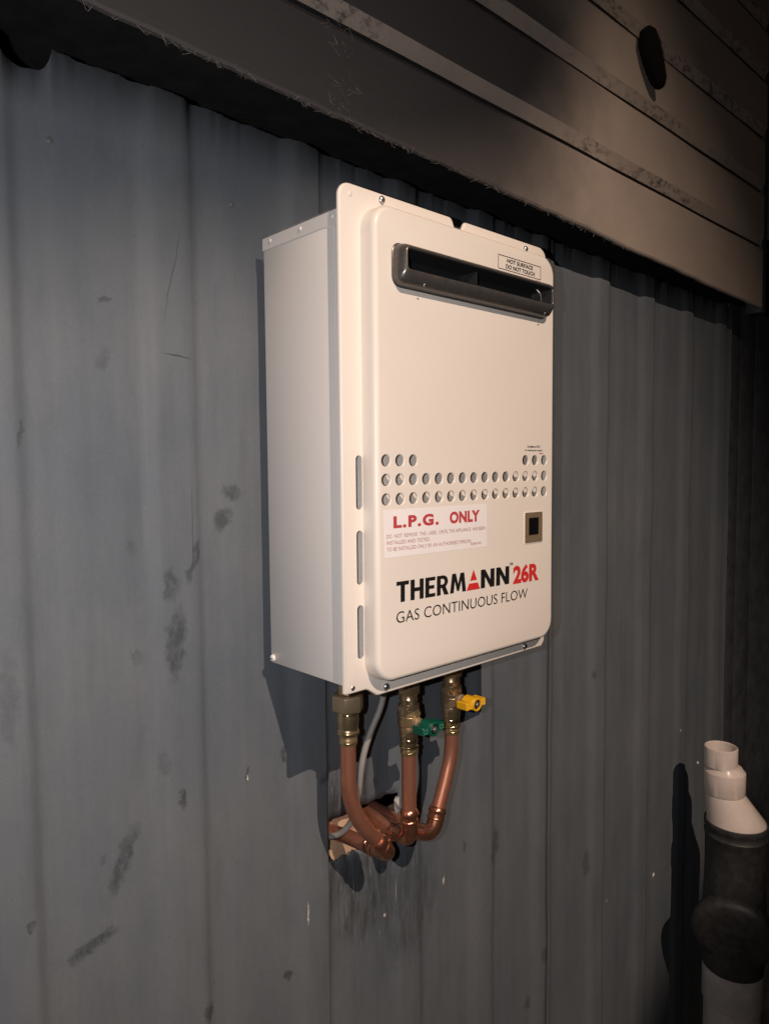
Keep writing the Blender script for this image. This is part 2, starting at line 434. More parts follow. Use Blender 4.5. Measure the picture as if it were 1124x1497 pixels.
# torn edge, rivets and screws on the sheet
bm = bmesh.new()
tp = [(a_-7, b_-4.8, c_) for a_, b_, c_ in [(232, 171, -232), (236, 165, -226), (233, 162, -240), (237, 165, -246), (231, 161, -254), (236, 167, -262), (238, 172, -275), (243, 173, -262), (241, 172, -248), (244, 173, -238), (238, 172, -228)]]
loft([[Vector(p) for p in tp], [Vector((p[0]+.5, p[1]+1.2, p[2])) for p in tp]], True, True, bm)
obj('torn_edge', bm, M['raw_metal'], wall, smooth=False)
bm = bmesh.new(); n = 16
ea = []; eb = []
for i in range(n+1):
    x = 104 + (160-104)*i/n; j = random.uniform(-2.5, 2.5)
    ea.append(Vector((x, 165.6-random.random()*2, -276+j))); eb.append(Vector((x, 169, -279+j)))
for i in range(n):
    bm.faces.new([bm.verts.new(v) for v in (ea[i], ea[i+1], eb[i+1], eb[i])])
obj('torn_lower_edge', bm, M['raw_metal'], wall, smooth=False)
def rivet(x, y, z, parent, mat, d=(0, -1, 0), r=2.6, name='rivet', h=1.4):
    return obj(name, lathe((0, 0, -OZ), d, [(r, 0), (r, h*.3), (r*.8, h*.75), (r*.4, h), (.05, h)], 14), mat, parent, base=(x, y, z)) if False else _rv(x, y, z, parent, mat, d, r, name, h)
def _rv(x, y, z, parent, mat, d, r, name, h):
    bm = lathe((x, y, z), d, [(r, 0), (r, h*.3), (r*.85, h*.7), (r*.45, h), (.05, h)], 14)
    return obj(name, bm, mat, parent, base=(x, y, z))
for x, z in ((1131, -366), (1237, -475), (1019, -666)): _rv(x, 167.6, z, wall, M['white_screw'], (0, -1, 0), 3.4, 'rivet', 1.8)
for x, z in ((-23, 544), (-219, 557)): _rv(x, 164.8, z, wall, M['dull_rivet'], (0, -1, 0), 3.2, 'rivet', 1.4)

# dark panel round the corner
cp = thing('corner_panel', 'dark flat corner panel past the right end of the ribbed wall', 'panel', (1500, 176, -OZ))
for k, (a, b) in enumerate(((1387, 1462), (1463.5, 1560), (1561.5, 2200))):
    obj('panel', box(a, b, 176, 182, -OZ+5, 640, 1.5), M['dark_sheet'], cp)

# timber stud behind the cut-out
st = thing('timber_stud', 'pale raw pine framing seen through the hole cut in the wall', 'timber', (132, 200, -OZ))
obj('stud', box(96, 178, 192, 290, -OZ+5, 620, 1), M['timber'], st)
obj('nogging', box(173, 330, 210, 240, -330, -285, 1), M['timber'], st)

# ------------------------------------------------------------------ weatherboards above
house = thing('weatherboard_house_wall', 'cream weatherboards with mould along their laps above the metal wall', 'house wall', (500, 110, 620))
YB = 100.0
ROW = [None, 761, 887, 1010, 1140, 1254, 1380, 1505]
def board(z0f, z1, first):
    bm = bmesh.new(); N = 90; prof_n = None; cols = []
    for i in range(N+1):
        x = -1500 + 2885*i/N
        z0 = z0f(x)
        j = (random.uniform(-1.2, 1.2) if first else random.uniform(-.5, .5))
        if first: pr = [(YB+9, z0+1+j), (YB+2, z0+j), (YB, z0+3+j), (YB+.5, (z0+z1)/2), (YB+1, z1-13), (YB+4, z1-7), (YB+12, z1-6), (YB+10, z1-60)]
        else: pr = [(YB+22, z0+1+j*.3), (YB+7, z0+1+j*.5), (YB+.5, z0+18), (YB-1, z0+21), (YB, (z0+z1)/2), (YB+1, z1-13), (YB+4, z1-7), (YB+22, z1-6)]
        w = .8*math.sin(x*.006+z1) + .5*math.sin(x*.017+z1*2)
        cols.append([bm.verts.new((x, y+w, z)) for y, z in pr])
    for a, b in zip(cols, cols[1:]): 
        for k in range(len(a)): bm.faces.new((a[k], a[(k+1) % len(a)], b[(k+1) % len(a)], b[k]))
    cap(bm, cols[0]); cap(bm, cols[-1])
    bmesh.ops.recalc_face_normals(bm, faces=bm.faces)
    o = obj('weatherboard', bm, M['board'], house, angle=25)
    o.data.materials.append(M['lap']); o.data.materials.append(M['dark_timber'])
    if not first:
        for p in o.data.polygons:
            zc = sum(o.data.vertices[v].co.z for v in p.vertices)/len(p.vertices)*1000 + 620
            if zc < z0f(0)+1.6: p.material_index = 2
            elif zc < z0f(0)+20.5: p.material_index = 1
    return o
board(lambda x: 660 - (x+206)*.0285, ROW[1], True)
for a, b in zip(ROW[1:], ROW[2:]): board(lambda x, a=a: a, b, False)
# stop at the corner
obj('corner_stop', box(1388, 1420, 104, 140, 606, 1505, 3), M['dark_sheet'], house)
obj('backing', box(-1500, 1385, 124, 199, 735, 1505), M['dark_timber'], house)

# ------------------------------------------------------------------ water heater
heater = thing('gas_water_heater', 'cream gas continuous flow water heater mounted on the blue grey wall', 'water heater', (175, 60, 0))
# casing
bm = box(3.2, 347, 3, 142, 17, 505, 1.6, 2)
bmesh.ops.delete(bm, geom=[f for f in bm.faces if f.calc_center_median().y < 3.05], context='FACES')
obj('casing', bm, M['grey_cream'], heater)
obj('channel_plate', box(3, 110, 15, 16, 20, 500), M['grey_cream'], heater)
bm = bmesh.new()                                            # folded lid over the top of the casing
for sx, x in ((1, 2.75), (-1, 347.45)):
    out = [Vector((x, 142.3, 506)), Vector((x, 142.3, 492)), Vector((x, 30, 491.5)), Vector((x, 17, 490)), Vector((x, 6, 480)), Vector((x, 6, 506))]
    loft([out, [p + Vector((sx*.9, 0, 0)) for p in out]], True, True, bm)
box(2.75, 347.45, 6, 142.3, 505.2, 506.2, 0, 1, bm)
lid = obj('lid', bm, M['grey_cream'], heater)
for y, z in ((127, 500), (70.6, 499.6), (17, 499.5)): _rv(2.75, y, z, lid, M['white_screw'], (-1, 0, 0), 2.0, 'rivet', 1.2)
scr = obj('screw', lathe((3.2, 137, 23), (-1, 0, 0), [(4.2, 0), (4.2, 1), (3.4, 2.4), (1.8, 3.1), (.05, 3.2)], 18), M['white_screw'], heater)
obj('screw_slot', box(-.1, .3, 134.3, 139.7, 22.5, 23.4), M['grey_ink'], scr)
for z0 in (430, 60): obj('mounting_bracket', box(120, 230, 142.5, 164, z0, z0+26, 1), M['raw_metal'], heater)
# flange plate
fl = []
def arc(cx, cz, r, a0, a1, n=8): return [Vector((cx+r*math.cos(math.radians(a0+(a1-a0)*k/n)), 0, cz+r*math.sin(math.radians(a0+(a1-a0)*k/n)))) for k in range(n+1)]
fl += arc(352-16, 530-16, 16, 0, 90)
fl += [Vector((196, 0, 530))] + arc(191.5, 524, 6, 90, 150, 4)[1:] + [Vector((181, 0, 517.5)), Vector((175.5, 0, 514.5)), Vector((171.5, 0, 517))] + arc(161, 523.5, 6.5, 30, 90, 4)
fl += arc(-2.5+15, 530-15, 15, 90, 180)
fl += [Vector((-2.5, 0, 330)), Vector((-2.5, 0, 12))] + arc(.5, 13, 3, 180, 270, 3)[1:] + [Vector((27, 0, 10)), Vector((31, 0, 8.5)), Vector((42, 0, .8)), Vector((45, 0, 0)), Vector((200, 0, 0)), Vector((345, 0, 0)), Vector((352, 0, 7)), Vector((352, 0, 300))]
bm = bmesh.new()
rings = []
for ins, y in ((0, 3.4), (0, 2.2), (.35, 1.1), (1.2, .25), (2.4, 0)):
    rings.append([bm.verts.new(p) for p in (offset_loop(fl, ins, y) if ins else [Vector((p.x, y, p.z)) for p in fl])])
for a, b in zip(rings, rings[1:]): ring_faces(bm, a, b)
slots = []
for z0, z1 in ((202, 258), (123.5, 180), (45, 101.7)):
    s0 = [bm.verts.new(p) for p in rrect(16.0, 24.6, z0, z1, 4.2, 0, 6)]
    s1 = [bm.verts.new((v.co.x, 1.4, v.co.z)) for v in s0]; ring_faces(bm, s0, s1); slots.append(s0)
filled(bm, rings[-1], slots)
bmesh.ops.recalc_face_normals(bm, faces=bm.faces)
obj('flange_plate', bm, M['cream'], heater)
# front cover, drawn shoulders and punched holes
CX0, CX1, CZ0, CZ1 = 25.3, 342.6, 18.0, 512.5
bm = bmesh.new(); rings = []
prof = [(0, .15)] + [(.25, -5), (.45, -9), (.65, -13.5)] + [(.7 + 5.8*(1-math.cos(math.radians(a))), -14 - 6.0*math.sin(math.radians(a))) for a in (12, 26, 42, 58, 74, 90)]
for ins, y in prof:
    rings.append([bm.verts.new(p) for p in rrect(CX0+ins, CX1-ins, CZ0+ins, CZ1-ins, 25-ins*.9, y, 12)])
for a, b in zip(rings, rings[1:]): ring_faces(bm, a, b)
inner = rings[-1]; ix0 = min(v.co.x for v in inner); ix1 = max(v.co.x for v in inner); iz0 = min(v.co.z for v in inner); iz1 = max(v.co.z for v in inner)
rc = 25-6.5*.9; zlo, zhi = iz0+rc, iz1-rc
def rectf(x0, x1, z0, z1): bm.faces.new([bm.verts.new((x, -20, z)) for x, z in ((x0, z0), (x1, z0), (x1, z1), (x0, z1))])
bm.faces.new([v for v in inner if v.co.z >= zhi-.01]); bm.faces.new([v for v in inner if v.co.z <= zlo+.01])
WX0, WX1, WZ0, WZ1 = 285, 309, 154.5, 181; DX0, DX1, DZ0, DZ1 = 56, 316, 438, 469; BZ0, BZ1 = 202.0, 262.6
rectf(ix0, ix1, zlo, WZ0); rectf(ix0, WX0, WZ0, WZ1); rectf(WX1, ix1, WZ0, WZ1); rectf(ix0, ix1, WZ1, BZ0)
rectf(330, ix1, BZ0, BZ1); rectf(90, 270, 242.4, BZ1)
rectf(ix0, ix1, BZ1, DZ0); rectf(ix0, DX0, DZ0, DZ1); rectf(DX1, ix1, DZ0, DZ1); rectf(ix0, ix1, DZ1, zhi)
for row, (z, za, zb) in enumerate(((252.4, 242.4, BZ1), (232.3, 222.2, 242.4), (212.0, BZ0, 222.2))):
    for c in range(15):
        if row == 0 and 2 < c < 12: continue
        x = 40 + 20*c; loops = [[], [], [], []]
        for k in range(24):
            t = 2*math.pi*k/24; ux, uz = math.cos(t), math.sin(t); m_ = max(abs(ux), abs(uz)); sz = uz/m_
            loops[0].append(bm.verts.new((max(ix0, x+10*ux/m_), -20, z+sz*((zb-z) if sz > 0 else (z-za)))))
            for l_, (r, y) in zip(loops[1:], ((6.9, -20), (6.25, -19.4), (6.2, -18))): l_.append(bm.verts.new((x+r*ux, y, z+r*uz)))
        for p, q in zip(loops, loops[1:]): ring_faces(bm, p, q)
bmesh.ops.remove_doubles(bm, verts=bm.verts, dist=.002)
bmesh.ops.recalc_face_normals(bm, faces=bm.faces)
for f in bm.faces:
    if abs(f.normal.y) > .999 and f.normal.y > 0: f.normal_flip()
cover = obj('front_cover', bm, M['cream'], heater, angle=30)
# flue outlet
FX0, FX1, FZ0, FZ1 = 51.0, 321.0, 432.0, 474.5
def fr(i, y, r, b=0): return rrect(FX0+i, FX1-i, FZ0+i+b, FZ1-i, r, y, 6)
rg = [fr(-1.2, -19.6, 11), fr(-1.2, -20.8, 11), fr(0, -21.5, 10), fr(.5, -26, 10), fr(1.2, -29.5, 9.5, 0), fr(2.4, -32.5, 8.5, 2), fr(4.0, -35.2, 7, 4), fr(5.2, -36.4, 5, 6.0), fr(6.4, -36.6, 4.5, 7.0), fr(7.2, -36.0, 4, 7.4), fr(7.5, -34, 4, 7.4)]
flue = obj('flue_outlet', loft(rg, False, False), M['flue'], heater, angle=50)
obj('duct', loft([fr(7.5, -34, 4, 7.4), fr(7.7, -33, 4, 7.4), fr(9.5, -6, 4, 6.5), fr(9.6, -5.8, 4, 6.5)], False, True), M['black'], flue)
obj('vane', box(170, 172.5, -31, -7, 445, 463.5), M['ceramic'], flue)
obj('burner_tray', box(176, 296, -22, -16, 447, 453, 1), M['ceramic'], flue)
bm = tube(smooth_path([(292, -27, 464), (295, -30, 458), (295.5, -31, 450), (294, -29, 447)]), 1.1, 10); obj('spring_clip', bm, M['flue'], flue)
for x in (84, 300): _rv(x, -33.8, 434.5, flue, M['steel'], (0, -.8, -.5), 1.7, 'screw', .9)
# control window
wf = bmesh.new()
a = [wf.verts.new(p) for p in rrect(278, 315.5, 147.5, 186.5, 1.5, -20.05, 3)]; b = [wf.verts.new(p) for p in rrect(278.4, 315.1, 147.9, 186.1, 1.5, -21.2, 3)]
c = [wf.verts.new(p) for p in rrect(286, 308, 157, 179.5, 1, -21.2, 3)]; d = [wf.verts.new(p) for p in rrect(286.2, 307.8, 157.2, 179.3, 1, -20.3, 3)]
ring_faces(wf, a, b); ring_faces(wf, c, d); filled(wf, b, [c]); cap(wf, d)
bmesh.ops.recalc_face_normals(wf, faces=wf.faces)
win = obj('control_window', wf, M['bronze'], heater)
obj('pane', loft([rrect(286.4, 307.6, 157.4, 179.1, 1, -20.4, 3), rrect(286.4, 307.6, 157.4, 179.1, 1, -20.8, 3)]), M['glass_black'], win)
bm = bmesh.new()
fa = [bm.verts.new(p) for p in rrect(276.6, 317.0, 145.6, 187.6, 2, -20.02, 3)]; fb = [bm.verts.new(p) for p in rrect(277.4, 316.2, 146.6, 187.0, 2, -20.7, 3)]; ring_faces(bm, fa, fb); fc = [bm.verts.new(p) for p in rrect(284, 310, 154, 182, 1.5, -20.7, 3)]; filled(bm, fb, [fc])
obj('window_seal', bm, M['cream'], heater)
# screws on the flange
def pan_screw(x, y, z, parent, mat=M['steel'], r=4.0):
    return obj('screw', lathe((x, y, z), (0, -1, 0), [(r, 0), (r, 1.2), (r*.9, 2.2), (r*.6, 3.2), (r*.25, 3.6), (.05, 3.65)], 18), mat, parent, base=(x, y, z))
for x, z in ((55, 523), (304.5, 521), (55.6, 7.6), (306, 7.4)): pan_screw(x, 0, z, heater)
_rv(12.5, 0, 519, heater, M['cream'], (0, -1, 0), 2.6, 'rivet', 1.0)
_rv(9, 0, 16, heater, M['steel'], (0, -1, 0), 2.8, 'rivet', 1.0)
# stickers and print
YS = -20.35
def sheet_print(name, pts, y, mat, parent):
    bm = bmesh.new()
    a = [Vector((x, y, z)) for x, z in pts]; b = [Vector((x, -20.03, z)) for x, z in pts]
    return obj(name, loft([b, a]), mat, parent, smooth=False)
lp = sheet_print('fuel_sticker', [(35.5, 201.3), (37.4, 151.3), (203, 150.0), (202.8, 200.7)], -20.22, M['sticker'], heater)
lettering('L.P.G.', 49.5, 119, 181.5, 194.5, YS, M['red_soft'], lp, .052, -.2, spacing=1.2)
lettering('ONLY', 137, 190, 181.0, 194.8, YS, M['red_soft'], lp, .052, -.2, spacing=1.05)
lettering('DO  NOT  REMOVE  THIS  LABEL  UNTIL THE APPLIANCE  HAS BEEN', 39.5, 200, 171.6, 175.6, YS, M['fine_ink'], lp, 0.0, -.4, name='small_print')
lettering('INSTALLED AND TESTED.', 39.5, 105, 164.9, 168.9, YS, M['fine_ink'], lp, 0.0, -.4, name='small_print')
lettering('TO BE INSTALLED ONLY BY AN AUTHORISED PERSON.', 39.5, 175, 158.0, 162.0, YS, M['fine_ink'], lp, 0.0, -.4, name='small_print')
lettering('EJBK001', 174, 193, 153.0, 156.8, YS, M['fine_ink'], lp, 0.0, 0, name='small_print')
PV = (53, 103)
SW = .205
def arcp(cx, cz, rx, rz, a0, a1, n=8): return [(cx+rx*math.cos(math.radians(a0+(a1-a0)*k/n)), cz+rz*math.sin(math.radians(a0+(a1-a0)*k/n))) for k in range(n+1)]
GLYPH = {'T': (.60, [[(.2, 0), (.2+SW, 0), (.2+SW, .81), (.605, .81), (.605, 1), (0, 1), (0, .81), (.2, .81)]]),
 'H': (.66, [[(0, 0), (SW, 0), (SW, .41), (.66-SW, .41), (.66-SW, 0), (.66, 0), (.66, 1), (.66-SW, 1), (.66-SW, .60), (SW, .60), (SW, 1), (0, 1)]]),
 'E': (.52, [[(0, 0), (.52, 0), (.52, .18), (SW, .18), (SW, .415), (.47, .415), (.47, .59), (SW, .59), (SW, .82), (.52, .82), (.52, 1), (0, 1)]]),
 'R': (.63, [[(0, 0), (SW, 0), (SW, .36), (.27, .36), (.40, 0), (.64, 0), (.475, .405)] + arcp(.33, .69, .27, .31, -55, 90)[0:] + [(0, 1)], [(SW, .54), (SW, .83)] + arcp(.30, .685, .115, .145, 90, -90)]),
 'M': (.90, [[(0, 0), (.205, 0), (.265, .60), (.39, .08), (.51, .08), (.635, .60), (.695, 0), (.90, 0), (.79, 1), (.575, 1), (.45, .44), (.325, 1), (.11, 1)]]),
 'N': (.68, [[(0, 0), (SW, 0), (SW, .60), (.47, 0), (.68, 0), (.68, 1), (.68-SW, 1), (.68-SW, .42), (.21, 1), (0, 1)]])}
def block_letters(word, x0, x1, z0, z1, gap=.085):
    tot = sum(GLYPH[c][0] for c in word) + gap*(len(word)-1); kx = (x1-x0)/tot; cur = 0
    ct, sn = math.cos(math.radians(-.75)), math.sin(math.radians(-.75))
    for c in word:
        bm = bmesh.new(); loops = []
        for lp_ in GLYPH[c][1]:
            vs = []
            for a, b in lp_:
                X, Z = x0+(cur+a)*kx-PV[0], z0+b*(z1-z0)-PV[1]
                vs.append(bm.verts.new((PV[0]+X*ct-Z*sn, YS, PV[1]+X*sn+Z*ct)))
            loops.append(vs)
        filled(bm, loops[0], loops[1:])
        obj('brand_letter', bm, M['ink'], heater, smooth=False)
        cur += GLYPH[c][0] + gap
block_letters('THERM', 53, 165.0, 102.6, 124.8); block_letters('NN', 191.8, 246.5, 102.6, 124.8)
lettering('TM', 246.5, 253.5, 125.2, 128.6, YS, M['ink'], heater, .01, -.75, PV, 'trade_mark')
lettering('26R', 254.5, 309, 100.8, 124.2, YS, M['red'], heater, .046, -.75, PV, 'model_number', 1.0)
lettering('GAS CONTINUOUS FLOW', 53, 285, 80.5, 92.8, YS, M['ink'], heater, -.004, -.75, PV, 'strapline', 1.02)
def tri(pts, name):
    c, s = math.cos(math.radians(-.75)), math.sin(math.radians(-.75)); q = [(PV[0]+(x-PV[0])*c-(z-PV[1])*s, PV[1]+(x-PV[0])*s+(z-PV[1])*c) for x, z in pts]
    bm = bmesh.new(); bm.faces.new([bm.verts.new((x, YS, z)) for x, z in q]); return obj(name, bm, M['red'], heater, smooth=False)
tri([(172.2, 113.8), (184.6, 113.8), (178.4, 126.6)], 'emblem_peak'); tri([(166.2, 102.6), (190.4, 102.6), (186.2, 110.6), (170.4, 110.6)], 'emblem_base')
bm = bmesh.new(); o_ = [bm.verts.new(p) for p in rrect(224, 310, 479.5, 496, .8, YS, 2)]; i_ = [bm.verts.new(p) for p in rrect(224.7, 309.3, 480.2, 495.3, .5, YS, 2)]; ring_faces(bm, o_, i_)
hs = obj('warning_label', bm, M['ink'], heater, smooth=False)
lettering('HOT SURFACE', 241, 293, 488.8, 493.6, YS, M['ink'], hs, .022); lettering('DO NOT TOUCH', 239, 297, 481.8, 486.8, YS, M['ink'], hs, .022)
obj('small_print', box(299, 310, YS, -20.05, 476.6, 477.8), M['fine_ink'], hs, smooth=False)
lettering('Compliant to 50°C', 283, 311, 267.6, 271.4, YS, M['ink'], heater, .012, name='notice')
lettering('No tempering valve required', 278.5, 315, 263.4, 266.2, YS, M['ink'], heater, .012, name='notice')
obj('notice', box(309, 317, YS, -20.05, 260.6, 261.8), M['fine_ink'], heater, smooth=False)

# ------------------------------------------------------------------ copper pipes, valves
R_ = 9.6
def bead(p, d, parent, r=R_+2.6, mat=None, name='press_ring', w=5.5):
    pr = [(R_+.6, -w), (r-1, -w*.75), (r, -w*.3), (r+.2, 0), (r, w*.3), (r-1, w*.75), (R_+.6, w)]
    return obj(name, lathe(p, d, pr, 24), mat or M['copper_bright'], parent)
def bend(pts, r=26, n=8):
    """polyline with rounded corners"""
    P = [Vector(p) for p in pts]; out = [P[0]]
    for a, b, c in zip(P, P[1:], P[2:]):
        u, v = (a-b).normalized(), (c-b).normalized(); k = min(r, (a-b).length*.48, (c-b).length*.48)
        s, e = b+u*k, b+v*k
        out += [s*(1-t)**2 + b*2*t*(1-t) + e*t*t for t in [i/n for i in range(n+1)]]
    out.append(P[-1]); return out
def hexring(p, r, z0, z1, parent, mat, name='nut', rot=.3):
    bm = lathe((p[0], p[1], z0), (0, 0, 1), [(r-1.6, 0), (r, 1.6), (r, z1-z0-1.6), (r-1.6, z1-z0)], 6, rot=rot)
    bmesh.ops.bevel(bm, geom=bm.edges[:], offset=.7, segments=2, affect='EDGES', profile=.5)
    return obj(name, bm, mat, parent, angle=25)
PY = 84.0
# left pipe
p1 = thing('copper_pipe', 'leftmost copper pipe sweeping right to an elbow under the big bronze nut', 'pipe', (134, PY, -250), 'copper pipes under the heater')
E1 = Vector((134, 78, -241)); T1 = Vector((71, PY, -84))
obj('riser', tube(bend([T1, (71, PY, -146), (86, 82.5, -186), (128, 79, -234)], 40, 10), R_, 24), M['copper'], p1)
dirn = (Vector((128, 79, -234))-Vector((86, 82.5, -186))).normalized()
obj('elbow', tube(bend([Vector((128, 79, -234))-dirn*22, Vector((132, 78, -241)), (132, 112, -243)], 16, 8), R_+1.5, 24), M['copper_bright'], p1)
bead(Vector((128, 79, -234))-dirn*20, dirn, p1); bead(Vector((128, 79, -234))-dirn*9, dirn, p1, w=4)
bead((132, 106, -243), (0, 1, 0), p1); bead((132, 116, -243), (0, 1, 0), p1, w=3)
obj('branch', tube([(132, 96, -243.5), (131, 160, -249), (130, 191.5, -254)], R_, 24), M['copper'], p1)
# middle pipe
p2 = thing('copper_pipe', 'middle copper pipe dropping straight below the green handled valve', 'pipe', (174, PY, -250), 'copper pipes under the heater')
obj('riser', tube([(173.6, PY, -100), (173.2, PY, -225)], R_, 24), M['copper'], p2)
obj('elbow', tube(bend([(173.2, PY, -204), (173.4, PY-1, -240), (176, 118, -241)], 18, 8), R_+1.5, 24), M['copper_bright'], p2)
bead((173.3, PY, -204), (0, 0, 1), p2); bead((173.3, PY, -214), (0, 0, 1), p2, w=3); bead((175.5, 112, -241), (.05, 1, 0), p2)
obj('branch', tube([(174.8, 104, -241), (182, 165, -241), (190, 300, -243)], R_, 24), M['copper'], p2)
# right pipe
p3 = thing('copper_pipe', 'rightmost copper pipe slanting left below the yellow handled valve', 'pipe', (222, PY, -250), 'copper pipes under the heater')
obj('riser', tube(bend([(256, PY, -112), (255.5, PY, -150), (240, PY, -190), (226.5, PY, -221)], 45, 10), R_, 24), M['copper'], p3)
d3 = (Vector((226.5, PY, -221))-Vector((240, PY, -190))).normalized()
obj('elbow', tube(bend([Vector((226.5, PY, -221))-d3*4, (215, PY-2, -247), (200, 122, -248)], 24, 10), R_+1.5, 24), M['copper_bright'], p3)
bead(Vector((226.5, PY, -221))-d3*2, d3, p3); bead(Vector((226.5, PY, -221))+d3*8, d3, p3, w=3); bead((202, 116, -248), (-.4, 1, 0), p3)
obj('branch', tube([(203, 110, -248), (206, 172, -246), (214, 330, -246)], R_, 24), M['copper'], p3)

# left union
u1 = thing('pipe_union', 'bronze hexagon union with tapered brass tail on the leftmost pipe', 'fitting', (72, PY, -84))
obj('thread', lathe((72, PY, -22), (0, 0, 1), [(12, 0), (12, 40)], 24), M['brass'], u1)
hexring((72, PY), 19.5, -43, -23, u1, M['bronze_nut'], rot=.15)
obj('body', lathe((71.6, PY, -84), (0, 0, 1), [(10.6, 0), (11, 3), (11.2, 7), (10.6, 8), (10.8, 13), (12.6, 14), (13.6, 15.5), (13.6, 18), (12.4, 20), (12.6, 22), (13.2, 30), (13.0, 36), (12, 41), (12, 44)], 28), M['brass'], u1)
bead((71.5, PY, -69), (0, 0, 1), u1, 13.8, M['brass_bright'], 'press_ring', 3.5); bead((71.5, PY, -81), (0, 0, 1), u1, 11.2, M['brass_bright'], 'press_ring', 3)
bead((71.6, PY, -46), (0, 0, 1), u1, 12.8, M['brass_bright'], 'collar', 2.5)
# ball valves
def valve(x, ze, label, hmat, lmat, hz):
    v = thing('ball_valve', label, 'valve', (x, PY, ze), 'ball valves under the heater')
    P0 = (x, PY, ze)
    obj('tail', lathe((x, PY, ze+66), (0, 0, 1), [(11.2, 0), (11.2, 5), (11.9, 6), (11.9, 7.5), (11.2, 8.5), (11.2, 14)], 28), M['brass'], v)
    obj('top_thread', lathe((x, PY, ze+90), (0, 0, 1), [(10.5, 0), (10.5, 56)], 24), M['brass'], v)
    hexring((x, PY), 15.5, ze+80, ze+95, v, M['brass'], rot=.35)
    obj('body', lathe(P0, (0, 0, 1), [(10.4, 0), (10.9, 2), (10.9, 7), (10.5, 8), (10.6, 14), (10.9, 23), (12.3, 25), (12.4, 30), (12.9, 31), (13.2, 37), (13.0, 37.6), (14.2, 39), (14.5, 51), (14.2, 51.6), (15.2, 52.2), (15.4, 54.2), (14.4, 55.2), (14.2, 58), (13.6, 64.5), (12, 67), (9, 67)], 32), M['brass'], v, angle=22)
    hexring((x, PY), 15.4, ze+57, ze+66, v, M['brass'], 'body_nut', .2)
    bead((x, PY, ze+10.5), (0, 0, 1), v, 12.4, M['brass_bright'], 'press_ring', 3); bead((x, PY, ze+3), (0, 0, 1), v, 11.2, M['brass_bright'], 'press_ring', 2.6); bead((x, PY, ze+19), (0, 0, 1), v, 11.4, M['brass_bright'], 'collar', 4)
    zc = ze+hz
    obj('stem', lathe((x, PY-10, zc), (0, -1, 0), [(7.5, 0), (7.5, 8), (5.8, 9), (5.8, 20)], 20), M['bronze_nut'], v)
    # butterfly handle: outline in XZ, thickness in Y
    out = []
    for s in (1, -1):
        out += [(s*8.6, s*-4.6), (s*11.5, s*-4.2), (s*18.4, s*-5.0), (s*19.4, s*-4.0), (s*19.4, s*4.0), (s*18.4, s*5.0), (s*11.5, s*4.6), (s*8.6, s*5.2)]
        out += [(9.2*math.cos(math.radians(a)), 9.2*math.sin(math.radians(a))) for a in ((50, 75, 105, 130) if s == 1 else (230, 255, 285, 310))]
    rg = []
    for ins, y in ((.7, PY-26), (0, PY-26.7), (0, PY-43.3), (.7, PY-44)):
        rg.append([Vector((x+a*(1-ins/19), y, zc+b*(1-ins/7))) for a, b in out])
    h = obj('handle', loft(rg), hmat, v, angle=30)
    YH = PY-44
    obj('hub_recess', lathe((x, YH-.05, zc), (0, -1, 0), [(6.8, 0), (6.8, .15), (6.0, .2)], 24), M['ink'], h)
    obj('hub_rim', lathe((x, YH, zc), (0, -1, 0), [(8.8, 0), (8.8, 1.8), (8.2, 2.3), (6.8, 2.2), (6.6, .2)], 28, capa=False, capb=False), hmat, h)
    obj('handle_nut', lathe((x, YH-.2, zc), (.0, -1, 0), [(4.2, 0), (4.2, 2.2), (2.4, 2.6), (2.4, 4.0), (.05, 4.2)], 6), M['steel'], h)
    for s in (-1, 1):
        q = rrect(x+s*14-3, x+s*14+3, zc-2.6, zc+2.6, .6, YH-.1, 2); q2 = rrect(x+s*14-2.4, x+s*14+2.4, zc-2.0, zc+2.0, .5, YH-.1, 2)
        b_ = bmesh.new(); a1 = [b_.verts.new(p) for p in q]; a2 = [b_.verts.new(p) for p in q2]; ring_faces(b_, a1, a2)
        obj('handle_mark', b_, lmat, h, smooth=False)
    return v
valve(173.8, -125, 'brass ball valve with green butterfly handle on the middle pipe', M['green'], M['green_light'], 44)
valve(256, -119, 'brass ball valve with yellow butterfly handle on the right pipe', M['yellow'], M['yellow_light'], 50)

# grey cable
cb = tag(obj('grey_cable', tube(smooth_path([(160, 104, 17), (154, 106, -30), (147, 108, -62), (131, 110, -92), (121, 112, -118), (117, 114, -142), (117, 119, -170), (119, 128, -196), (121, 140, -219), (117, 155, -237), (110, 170, -245), (105, 190, -247), (104, 204, -247)], 8), 4.1, 14), M['cable'], base=(117, 114, -142)),
    'grey power cable looping from the heater into the wall hole', 'cable')

# ------------------------------------------------------------------ drain stack on the right
dk = thing('drain_stack', 'white and black plastic drain pipe stack standing at the right edge', 'drain pipe', (1068, 20, -OZ))
A = Vector((1066, 46, 0)); Bc = Vector((1080, 18, 0))
def ringxy(c, r, z, n=40): return [Vector((c.x+r*math.cos(2*math.pi*k/n), c.y+r*math.sin(2*math.pi*k/n), z)) for k in range(n)]
A2 = A + (Bc-A)*.25
red = loft([ringxy(A, 29, -440), ringxy(A, 29.3, -353), ringxy(A, 30.6, -351.5), ringxy(A, 32.6, -352.5), ringxy(A, 33, -354), ringxy(A, 33, -391), ringxy(A2, 33.5, -394), ringxy(A2, 38.5, -401), ringxy(A2, 40.5, -403), ringxy(A2, 41, -405), ringxy(A2, 41, -448), ringxy(A2, 40.2, -449.5), ringxy(A2, 39.4, -450.5), ringxy(Bc, 57, -504), ringxy(Bc, 58.5, -509), ringxy(Bc, 58.5, -540)], False, False)
obj('reducer', red, M['pvc'], dk, angle=28)
